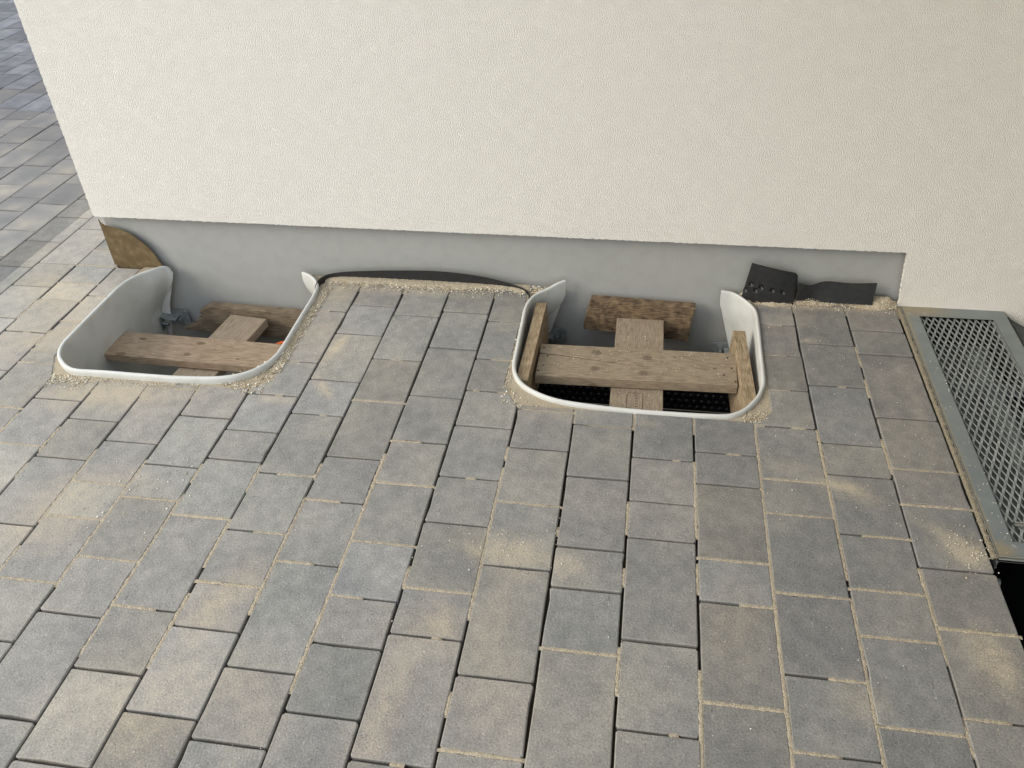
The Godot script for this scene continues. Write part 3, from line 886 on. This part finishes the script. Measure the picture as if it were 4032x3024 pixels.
func boards() -> void:
	var up := Basis(Vector3(1, 0, 0), PI / 2) * Basis().scaled(Vector3(1, 1, -1))   # local (x, z) becomes world (x, y), thickness goes back
	# left well: board against the wall with a broken end
	var c1 := PackedVector2Array([Vector2(-1.50, -0.308), Vector2(-1.455, -0.288), Vector2(-1.42, -0.282), Vector2(-1.405, -0.278), Vector2(-1.408, -0.262), Vector2(-1.418, -0.256), Vector2(-1.412, -0.247), Vector2(-1.395, -0.240), Vector2(-1.378, -0.236), Vector2(-1.386, -0.226), Vector2(-1.38, -0.216), Vector2(-1.394, -0.205), Vector2(-1.378, -0.196), Vector2(-1.365, -0.188), Vector2(-1.352, -0.176), Vector2(-1.33, -0.171), Vector2(-0.775, -0.186), Vector2(-0.775, -0.330)])
	board("brown board lying against the grey wall in the left well, its left end broken off", M.board_c, c1, 0.045, Transform3D(up, Vector3(0, 0, 0.034)), Vector2(1.1, 4.2), Vector2(0.6, 0.4))
	var b1 := Transform3D(Basis(Vector3(0, 1, 0), -0.118) * Basis(Vector3(0, 0, 1), 0.0), Vector3(-1.142, -0.20, 0.05))
	board("grey-brown board reaching from wall to front below the knotty board, left well", M.board_b, rect(0.0, -0.09, 0.70, 0.09), 0.04, b1 * Transform3D(Basis(Vector3(0, 1, 0), -PI / 2), Vector3.ZERO), Vector2(1.1, 5.2), Vector2(0.05, 0.5))
	var a1 := PackedVector2Array([Vector2(-1.603, 0.282), Vector2(-0.775, 0.305), Vector2(-0.775, 0.475), Vector2(-1.618, 0.452)])
	board("knotty brown board lying crosswise on top in the left light well", M.board_a, a1, 0.036, Transform3D(Basis(), Vector3(0, -0.157, 0)), Vector2(1.05, 5.6), Vector2(1.7, -1.6))
	# right well
	var e2 := PackedVector2Array()
	var jl := jag(12, 4)
	for i in 12: e2.append(Vector2(0.370 + 0.026 * i / 11.0 + (jl[i] - 0.5) * 0.009, -0.170 + 0.146 * i / 11.0))
	for i in 12: e2.append(Vector2(0.824 - 0.014 * i / 11.0 + (jl[11 - i] - 0.5) * 0.009, -0.037 - 0.166 * i / 11.0))
	board("short dark rough-sawn board propped against the grey wall in the right light well", M.board_e, e2, 0.045, Transform3D(up, Vector3(0, 0, 0.036)), Vector2(1.6, 4.6), Vector2(0.3, 0.9))
	board("grey-brown stamped board running front to back under the crossboard in the right well", M.board_b, rect(0.04, -0.0965, 0.745, 0.0965), 0.042, Transform3D(Basis(Vector3(0, 1, 0), -PI / 2 + 0.006), Vector3(0.6075, -0.10, 0)), Vector2(1.3, 5.1), Vector2(-0.02, 0.5))
	var a2 := PackedVector2Array([Vector2(0.228, 0.326), Vector2(0.976, 0.312), Vector2(0.972, 0.512), Vector2(0.230, 0.532), Vector2(0.2292, 0.3935), Vector2(0.30, 0.3975), Vector2(0.40, 0.408), Vector2(0.52, 0.423), Vector2(0.66, 0.4335), Vector2(0.52, 0.418), Vector2(0.40, 0.4015), Vector2(0.30, 0.3905), Vector2(0.2288, 0.3855)])
	var ab := board("long split board wedged crosswise between the upright boards in the right well", M.board_d, a2, 0.040, Transform3D(Basis(), Vector3(0, -0.055, 0)), Vector2(1.32, 4.8), Vector2(-0.3, -1.5))
	for q in [[0.242, 0.352], [0.262, 0.405], [0.252, 0.47], [0.238, 0.502], [0.942, 0.345], [0.955, 0.41], [0.965, 0.492], [0.925, 0.455]]:
		var ns := start()
		tube(ns, [Vector3(q[0], -0.004, q[1]), Vector3(q[0], 0.0012, q[1])], 0.0042, 8)
		obj("nail", ns, M.nail, ab)
	board("weathered upright board standing along the left side of the right light well", M.board_f, rect(-0.265, -0.022, 0.265, 0.022), 0.20, Transform3D(Basis(Vector3(0, 1, 0), -0.012) * Basis(Vector3(0, 0, 1), 0.03) * Basis(Vector3(0, 1, 0), -PI / 2), Vector3(0.198, -0.010, 0.362)), Vector2(1.3, 4.0), Vector2(0.4, 0.5))
	board("pale upright board standing along the right side of the right light well", M.board_f, rect(-0.235, -0.0235, 0.235, 0.0235), 0.20, Transform3D(Basis(Vector3(0, 1, 0), 0.03) * Basis(Vector3(0, 0, 1), -0.03) * Basis(Vector3(0, 1, 0), -PI / 2), Vector3(0.999, -0.030, 0.425)), Vector2(1.3, 4.0), Vector2(0.1, 0.3))

func membranes() -> void:
	# strip standing behind the middle paved strip
	var pts := spline([Vector3(-0.742, 0.006, 0.20), Vector3(-0.752, 0.018, 0.16), Vector3(-0.766, 0.024, 0.09), Vector3(-0.748, 0.027, 0.036), Vector3(-0.69, 0.030, 0.008), Vector3(-0.564, 0.041, 0.002), Vector3(-0.395, 0.052, 0.001), Vector3(-0.256, 0.056, 0.001), Vector3(-0.12, 0.049, 0.003), Vector3(-0.01, 0.035, 0.008), Vector3(0.095, 0.018, 0.026), Vector3(0.140, 0.010, 0.055), Vector3(0.150, 0.006, 0.105)], 8)
	var g := []
	for s in 2:
		for j in 6:
			var row := []
			for i in pts.size():
				var d: Vector3 = pts[mini(i + 1, pts.size() - 1)] - pts[maxi(i - 1, 0)]
				var nn := Vector3(-d.z, 0, d.x).normalized()
				var t := j / 5.0
				if s == 1: t = 1.0 - t
				var p: Vector3 = pts[i]
				var lean := 0.006 * t
				row.append(Vector3(p.x, lerpf(p.y, -0.04, t), p.z + lean) + nn * 0.0011 * (1 if s == 0 else -1))
			g.append(row)
	g.append(g[0])
	var st := start()
	sheet(st, g)
	tag(obj("membrane_strip", st, M.membrane), "black plastic membrane strip curving behind the middle paved strip", "membrane")
	# flap with dimples and the low strip beside it
	var root := thing("dimpled_membrane", "torn black dimpled membrane sticking up from the sand by the right plinth end", "membrane", Vector3(1.25, 0, 0))
	var dimples := [Vector2(1.034, 0.079), Vector2(1.055, 0.055), Vector2(1.074, 0.071), Vector2(1.118, 0.063), Vector2(1.159, 0.056), Vector2(1.015, 0.05)]
	var fl := []
	for j in 57:
		var row := []
		var v := j / 56.0
		for i in 91:
			var u := i / 90.0
			var top := lerpf(0.170, 0.137, u) + 0.004 * sin(u * 3.0) - 0.022 * pow(pick(u, 0.88, 1.0), 2.0)
			var y := lerpf(top, -0.01, v)
			var xx := lerpf(lerpf(1.026, 1.000, v), lerpf(1.212, 1.222, v), u)
			var z := 0.006 + 0.018 * sin(u * 2.6) + 0.012 * v - 0.022 * pow(pick(u, 0.93, 1.0), 2.0)
			for d in dimples:
				var r: float = Vector2(xx, y).distance_to(d) / 0.0105
				if r < 1.0: z -= 0.009 * (1.0 - smoothstep(0.35, 1.0, r))
			row.append(Vector3(xx - 1.25, y, z))
		fl.append(row)
	var fs := start()
	sheet(fs, fl)
	obj("flap", fs, M.membrane, root)
	var sp := []
	for j in 21:
		var row := []
		var v := j / 20.0
		for i in 61:
			var u := i / 60.0
			var top := lerpf(0.098, 0.103, pick(u, 0.05, 0.5)) - 0.018 * exp(-pow((u - 0.16) / 0.12, 2.0)) + 0.004 * sin(u * 7.0)
			var xx := lerpf(1.216, 1.512 - 0.004 * v, u)
			var z := 0.004 + 0.02 * v + 0.012 * exp(-pow(u / 0.2, 2.0)) * (1.0 - v) - 0.010 * exp(-pow((u - 0.2) / 0.14, 2.0)) * v
			row.append(Vector3(xx - 1.25, lerpf(top, 0.015, v), z))
		sp.append(row)
	var ss := start()
	sheet(ss, sp)
	obj("folded_strip", ss, M.membrane, root)
	# dimpled sheet on the cellar wall, seen down in the wells
	var fm := start()
	var gd := []
	for j in 21:
		var row := []
		for i in 49: row.append(Vector3(-1.16 + 2.2 * i / 48.0, -0.40 - 0.20 * j / 20.0, 0.004))
		gd.append(row)
	sheet(fm, gd)
	for j in 6:
		for i in 66:
			var c := Vector3(-1.14 + i * 0.033 + (0.0165 if j % 2 else 0.0), -0.415 - j * 0.033, 0.004)
			var ring0 := []; var ring1 := []
			for k in 8:
				var a := TAU * k / 8
				ring0.append([c + Vector3(cos(a) * 0.0115, sin(a) * 0.0115, 0), Vector3(cos(a), sin(a), 0.3).normalized()])
				ring1.append([c + Vector3(cos(a) * 0.0075, sin(a) * 0.0075, 0.009), Vector3(cos(a), sin(a), 0.8).normalized()])
			for k in 8:
				smooth_quad(fm, ring0[k], ring0[(k + 1) % 8], ring1[(k + 1) % 8], ring1[k])
				tri(fm, c + Vector3(0, 0, 0.0095), ring1[k][0], ring1[(k + 1) % 8][0], Vector3(0, 0, 1))
	tag(obj("foundation_membrane", fm, M.membrane), "black dimpled membrane covering the cellar wall deep in the light wells", "membrane")

func sands(rim1: Array, rim2: Array) -> void:
	var st := start()
	# ledge of sand between the middle strip and the wall
	sand_heap(st, -0.748, 0.142, -0.002, 0.10, func(x, z):
		var edge := 0.058 + 0.022 * lump.get_noise_2d(x * 9, 4.0) + 0.010 * lump.get_noise_2d(x * 40, 1.0) - 0.018 * exp(-pow((x + 0.02) / 0.08, 2.0))
		var h := 0.0095 * (1.0 - smoothstep(edge * 0.35, edge, z)) + 0.0025 * lump.get_noise_2d(x * 55, z * 55) * (1.0 if z < edge else 0.0)
		return h - 0.0045 + (0.0055 if z < edge else 0.0) * (1.0 - smoothstep(edge * 0.7, edge, z)))
	tag(obj("sand_ledge", st, M.sand), "crumbly beige sand ledge between the middle pavers and the black strip", "sand", "", "stuff")
	var s2 := start()
	sand_heap(s2, 0.965, 1.606, -0.012, 0.085, func(x, z):
		var edge := 0.036 + 0.014 * lump.get_noise_2d(x * 10, 8.0) + 0.02 * exp(-pow((x - 1.52) / 0.05, 2.0)) + 0.03 * exp(-pow((x - 1.13) / 0.06, 2.0)) - 0.012 * exp(-pow((x - 1.40) / 0.06, 2.0)) + 0.03 * smoothstep(1.06, 0.98, x)
		var hi := 0.040 + 0.006 * lump.get_noise_2d(x * 12, 2.0) - 0.025 * smoothstep(1.57, 1.605, x) - 0.02 * smoothstep(1.05, 0.97, x)
		var h := hi * (1.0 - smoothstep(-0.012, edge, z)) + 0.0028 * lump.get_noise_2d(x * 50, z * 50) * (1.0 if z < edge else 0.0)
		return h - 0.0035 - 0.012 * smoothstep(1.04, 0.97, x), func(z): return 0.985 + 0.075 * sqrt(clampf((z + 0.002) / 0.07, 0.0, 1.0)))
	tag(obj("sand_heap", s2, M.sand), "beige sand heaped along the plinth below the torn black membrane", "sand", "", "stuff")
	# sand filling the gaps round both wells
	var s3 := start()
	for rim in [rim1, rim2]:
		var line := spline(rim, 6)
		var g := []
		for i in line.size():
			var d: Vector3 = line[mini(i + 1, line.size() - 1)] - line[maxi(i - 1, 0)]
			var nn := Vector3(-d.z, 0, d.x).normalized()
			if nn.dot(line[i] - Vector3(line[line.size() / 2].x, 0, 0.35)) < 0.0: nn = -nn
			var row := []
			for w in [0.008, 0.02, 0.035, 0.05, 0.065, 0.08, 0.10]:
				var p: Vector3 = line[i] + nn * w
				row.append(Vector3(p.x, -0.0035 + 0.003 * lump.get_noise_2d(p.x * 60, p.z * 60), maxf(p.z, -0.01)))
			g.append(row)
		sheet(s3, g)
	# spill in front of the left well, thin over the stones
	sand_heap(s3, -1.56, -1.06, 0.785, 0.90, func(x, z):
		var edge := 0.815 + 0.055 * exp(-pow((x + 1.45) / 0.07, 2.0)) + 0.010 * lump.get_noise_2d(x * 14, 3.0) + 0.006 * lump.get_noise_2d(x * 60, 3.0)
		return (0.0042 * (1.0 - smoothstep(0.785, edge, z)) + 0.0016 * lump.get_noise_2d(x * 70, z * 70)) - 0.0012 - 0.006 * smoothstep(edge - 0.01, edge + 0.01, z))
	sand_heap(s3, -0.742, -0.68, 0.12, 0.70, func(x, z):
		var edge := -0.712 + 0.016 * lump.get_noise_2d(z * 14, 5.0) + 0.008 * lump.get_noise_2d(z * 60, 3.0)
		return 0.003 + 0.0016 * lump.get_noise_2d(x * 70, z * 70) - 0.008 * smoothstep(edge - 0.006, edge + 0.008, x))
	tag(obj("gap_sand", s3, M.sand), "coarse beige sand filling the gaps round the white well rims", "sand", "", "stuff")
	# pebbles and crumbs
	var pm := start()
	var ico := SphereMesh.new()
	ico.radius = 0.5; ico.height = 1.0; ico.radial_segments = 6; ico.rings = 3
	var arr := ico.get_mesh_arrays()
	var vs: PackedVector3Array = arr[Mesh.ARRAY_VERTEX]
	for i in vs.size(): vs[i] = vs[i] * (1.0 + 0.35 * lump.get_noise_3d(vs[i].x * 2.1, vs[i].y * 2.1, vs[i].z * 2.1))
	arr[Mesh.ARRAY_VERTEX] = vs
	var am := ArrayMesh.new()
	am.add_surface_from_arrays(Mesh.PRIMITIVE_TRIANGLES, arr)
	var tones := [c8(200, 188, 164), c8(216, 208, 190), c8(176, 162, 136), c8(152, 140, 118), c8(232, 228, 216), c8(188, 174, 148)]
	var xf := []; var co := []
	var drop := func(x: float, y: float, z: float, s: float, bright := false):
		s *= 0.8 if rng.randf() < 0.8 else 1.1
		var b := Basis.from_euler(Vector3(rng.randf() * 6, rng.randf() * 6, rng.randf() * 6)).scaled(Vector3(s, s * 0.8, s * 1.1))
		xf.append(Transform3D(b, Vector3(x, y + s * 0.22, z)))
		var c: Color = tones[rng.randi() % 6] if not bright else tones[[1, 4, 4, 0][rng.randi() % 4]]
		co.append(c.srgb_to_linear())
	# gravel corners
	for i in 420:
		var x := rng.randf_range(0.14, 0.42); var z := rng.randf_range(0.60, 0.79)
		if Vector2(x - 0.36, (z - 0.55) * 0.95).length() > 0.235 and z > 0.62: drop.call(x, -0.002, z, rng.randf_range(0.0025, 0.0075))
	for i in 420:
		var x := rng.randf_range(-0.93, -0.72); var z := rng.randf_range(0.62, 0.825)
		if x + z > -0.155 + 0.05 * rng.randf() and z < 0.86 + (x + 0.72) * 0.4: drop.call(x, 0.0, z, rng.randf_range(0.0025, 0.0085))
	for i in 700:
		drop.call(rng.randf_range(-1.55, -1.40), 0.002, 0.795 + absf(rng.randfn(0.0, 0.035)), rng.randf_range(0.002, 0.006))
	for i in 600:
		drop.call(rng.randf_range(-1.5, -0.95), 0.001, 0.797 + absf(rng.randfn(0.0, 0.02)), rng.randf_range(0.0015, 0.004))
	for i in 900:
		drop.call(rng.randf_range(-0.742, -0.70), 0.003, rng.randf_range(0.08, 0.70), rng.randf_range(0.002, 0.006))
	for i in 260:
		drop.call(rng.randf_range(0.135, 0.155), -0.001, rng.randf_range(0.03, 0.70), rng.randf_range(0.002, 0.006))
	for i in 160:
		drop.call(rng.randf_range(0.145, 0.22), 0.004, rng.randf_range(-0.005, 0.05), rng.randf_range(0.003, 0.008))
	for i in 150:
		drop.call(rng.randf_range(0.97, 1.05), -0.001, rng.randf_range(0.72, 0.785), rng.randf_range(0.002, 0.006))
	for i in 1500:
		var x := rng.randf_range(-0.72, 0.13)
		drop.call(x, 0.004, 0.02 + absf(rng.randfn(0.0, 0.028)), rng.randf_range(0.002, 0.007))
	for i in 700:
		var x := rng.randf_range(1.06, 1.60)
		var z := 0.005 + absf(rng.randfn(0.0, 0.025))
		drop.call(x, maxf(0.001, 0.034 - z * 0.9), z, rng.randf_range(0.002, 0.006))
	copies("gravel", am, M.grit, xf, co, "small beige stones and coarse grains along the rims and the plinth", "gravel")
	# single grains strewn over the paving and boards
	xf.clear(); co.clear()
	for i in 1500:
		var x := rng.randf_range(-1.9, 1.6); var z := rng.randf_range(0.1, 2.2)
		if z < 0.83 and ((x > -1.66 and x < -0.72) or (x > 0.14 and x < 1.06)): continue
		if rng.randf() > 0.3 + 0.45 * pick(x, 0.2, 1.5): continue
		drop.call(x, 0.0005, z, rng.randf_range(0.0012, 0.0035), true)
	for i in 130:
		drop.call(-0.85 + rng.randfn(0.0, 0.12), 0.0005, 1.35 + rng.randfn(0.0, 0.12), rng.randf_range(0.002, 0.006))
	for i in 120:
		drop.call(rng.randf_range(1.0, 1.6), 0.0005, rng.randf_range(0.1, 1.2), rng.randf_range(0.0018, 0.004), true)
	for i in 90:
		drop.call(0.26 + rng.randfn(0.0, 0.10), 0.0005, 1.44 + rng.randfn(0.0, 0.06), rng.randf_range(0.0018, 0.005))
	for i in 110:
		drop.call(1.55 + rng.randfn(0.0, 0.035), 0.001, 1.28 + rng.randfn(0.0, 0.05), rng.randf_range(0.002, 0.005))
	for i in 120:
		drop.call(rng.randf_range(0.24, 0.965), -0.055, rng.randf_range(0.33, 0.50), rng.randf_range(0.0018, 0.004), true)
	for i in 50:
		drop.call(rng.randf_range(0.52, 0.70), -0.10, [rng.randf_range(0.06, 0.3), rng.randf_range(0.53, 0.73)][rng.randi() % 2], rng.randf_range(0.0018, 0.0045), true)
	for i in 45:
		drop.call(rng.randf_range(-1.58, -0.8), -0.157, rng.randf_range(0.31, 0.45), rng.randf_range(0.0018, 0.004), true)
	for i in 60:
		drop.call(rng.randf_range(1.62, 1.68), 0.004, rng.randf_range(0.05, 1.28), rng.randf_range(0.0015, 0.004), true)
	copies("grit", am, M.grit, xf, co, "pale single grains of grit strewn over the pavers and boards", "grit")

func grating() -> void:
	# shaft below
	var pit := start()
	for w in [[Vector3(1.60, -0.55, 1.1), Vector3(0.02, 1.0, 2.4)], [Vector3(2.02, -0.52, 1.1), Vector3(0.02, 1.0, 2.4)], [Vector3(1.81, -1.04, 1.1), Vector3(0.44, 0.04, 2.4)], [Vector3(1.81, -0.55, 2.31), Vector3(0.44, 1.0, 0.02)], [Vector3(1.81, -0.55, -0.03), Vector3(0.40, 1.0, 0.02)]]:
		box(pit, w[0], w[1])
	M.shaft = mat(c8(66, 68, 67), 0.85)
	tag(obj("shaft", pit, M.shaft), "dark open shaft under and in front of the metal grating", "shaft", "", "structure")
	var root := thing("metal_grating", "galvanised metal frame with expanded mesh beside the right paved strip", "grating", Vector3(1.81, 0, 0.65))
	var off := Vector3(1.81, 0, 0.65)
	# frame bars as dusty sheets with edges
	var st := start()
	for r in [[1.626, 0.0, 1.678, 1.296], [1.951, 0.0, 2.004, 1.296], [1.678, 0.0, 1.951, 0.068], [1.678, 1.232, 1.951, 1.296]]:
		var g := []; var tint := []
		var nx := maxi(2, int((r[2] - r[0]) / 0.008)); var nn := maxi(2, int((r[3] - r[1]) / 0.008))
		for j in nn + 1:
			var row := []; var tr := []
			for i in nx + 1:
				var p := Vector3(lerpf(r[0], r[2], float(i) / nx), 0.004, lerpf(r[1], r[3], float(j) / nn))
				row.append(p - off)
				var d := 0.0
				d = maxf(d, 1.0 - pick(p.x - 1.626, 0.0, 0.006 + 0.02 * pick(0.5 - p.z, 0.0, 0.5)))
				d = maxf(d, (1.0 - pick(p.z, 0.03, 0.09)) * (1.0 - pick(p.x, 1.72, 1.84)))
				d = maxf(d, 1.0 - pick(Vector2(p.x - 1.64, (p.z - 1.27)).length(), 0.015, 0.05))
				d = clampf(d + 0.30 * lump.get_noise_2d(p.x * 40, p.z * 40) - 0.04, 0.0, 1.0)
				var base := c8(124, 131, 132).lerp(c8(142, 149, 150), 0.5 + 0.5 * lump.get_noise_2d(p.x * 9, p.z * 9))
				if lump.get_noise_2d(p.x * 120, p.z * 14) > 0.62: base = c8(186, 190, 188)
				tr.append(base.lerp(c8(158, 148, 126), d).srgb_to_linear())
			g.append(row); tint.append(tr)
		sheet(st, g, tint)
	var grey := c8(128, 132, 130).srgb_to_linear()
	st.set_color(grey)
	# edges: outer upstand, inner returns, lip along the wall
	for b in [[Vector3(1.815, -0.018, 0.0005), Vector3(0.377, 0.042, 0.003)], [Vector3(2.0055, -0.018, 0.65), Vector3(0.003, 0.04, 1.3)], [Vector3(1.6245, -0.018, 0.65), Vector3(0.003, 0.042, 1.3)], [Vector3(1.815, -0.004, 1.2975), Vector3(0.377, 0.012, 0.003)], [Vector3(1.6795, -0.009, 0.65), Vector3(0.003, 0.024, 1.16)], [Vector3(1.9495, -0.009, 0.65), Vector3(0.003, 0.024, 1.16)]]:
		box(st, b[0] - off, b[1], 0.0006)
	obj("frame", st, M.zinc_dusty, root)
	# expanded metal: zigzag strands that meet and part
	var ms := start()
	var pitch := 0.0255; var half := 0.0285
	for i in range(0, 23):
		var xc := 1.679 + i * pitch / 2
		for j in 43:
			var z0 := 0.064 + j * half
			if z0 > 1.23: break
			var s := 1.0 if (i + j) % 2 == 0 else -1.0
			var a := Vector3(xc + s * pitch * 0.20, -0.005, z0)
			var b := Vector3(xc - s * pitch * 0.20, -0.005, z0 + half)
			if minf(a.x, b.x) < 1.677 or maxf(a.x, b.x) > 1.953: continue
			var d := (b - a)
			var bs := Basis(Vector3(0, 1, 0), atan2(d.x, d.z)) * Basis(Vector3(0, 0, 1), 0.45 * s)
			box(ms, (a + b) / 2 - off, Vector3(0.0070, 0.0030, d.length() + 0.003), 0.0, bs)
		for j in 43:
			if (i + j) % 2 == 0 and i < 22:
				var z1 := 0.064 + j * half
				var x1 := xc + pitch / 4
				if x1 > 1.681 and x1 < 1.949 and z1 < 1.23: box(ms, Vector3(x1, -0.005, z1) - off, Vector3(0.0085, 0.0040, 0.011))
	obj("expanded_mesh", ms, M.zinc, root)
	var support := start()
	box(support, Vector3(1.815, -0.045, 0.45) - off, Vector3(0.36, 0.05, 0.004))
	box(support, Vector3(1.88, -0.10, 0.65) - off, Vector3(0.06, 0.01, 1.0), 0.0, Basis(Vector3(0, 0, 1), 0.5))
	obj("support_rail", support, M.zinc, root)
	var added_plate := start()
	box(added_plate, Vector3(1.81, -0.16, 0.54) - off, Vector3(0.36, 0.01, 1.06))  # unseen plate added to lighten what shows through the mesh
	obj("added_plate", added_plate, M.pit, root)
	for q in [[1.699, 1.166], [1.618, 1.303]]:
		var rs := start()
		tube(rs, [Vector3(q[0], 0.008, q[1]) - off, Vector3(2.05, 0.008, q[1]) - off], 0.008, 14)
		obj("steel_rod", rs, M.steel, root)
	var bo := start()
	tube(bo, [Vector3(1.611, -0.055, 1.335), Vector3(1.632, -0.055, 1.335)], 0.012, 6)
	tube(bo, [Vector3(1.611, -0.055, 1.335), Vector3(1.614, -0.055, 1.335)], 0.018, 14)
	tag(obj("bolt", bo, M.zinc), "bolt head in the shaft side below the steel rod", "bolt")
	# sand along the frame edge
	var es := start()
	var g := []
	for j in 261:
		var z := 0.0 + j * 0.005
		var w := 0.007 + 0.005 * lump.get_noise_2d(z * 22, 1.0) + 0.005 * lump.get_noise_2d(z * 80, 4.0)
		var y := -0.001 + 0.0030 * lump.get_noise_2d(z * 50, 6.0)
		g.append([Vector3(1.607, y - 0.003, z), Vector3(1.610, y + 0.002, z), Vector3(1.607 + w, y + 0.0045, z), Vector3(1.607 + w + 0.008, y + 0.0025, z)])
	sheet(es, g)
	tag(obj("edge_sand", es, M.old_sand), "brownish line of sand between the pavers and the grating frame", "sand", "", "stuff")
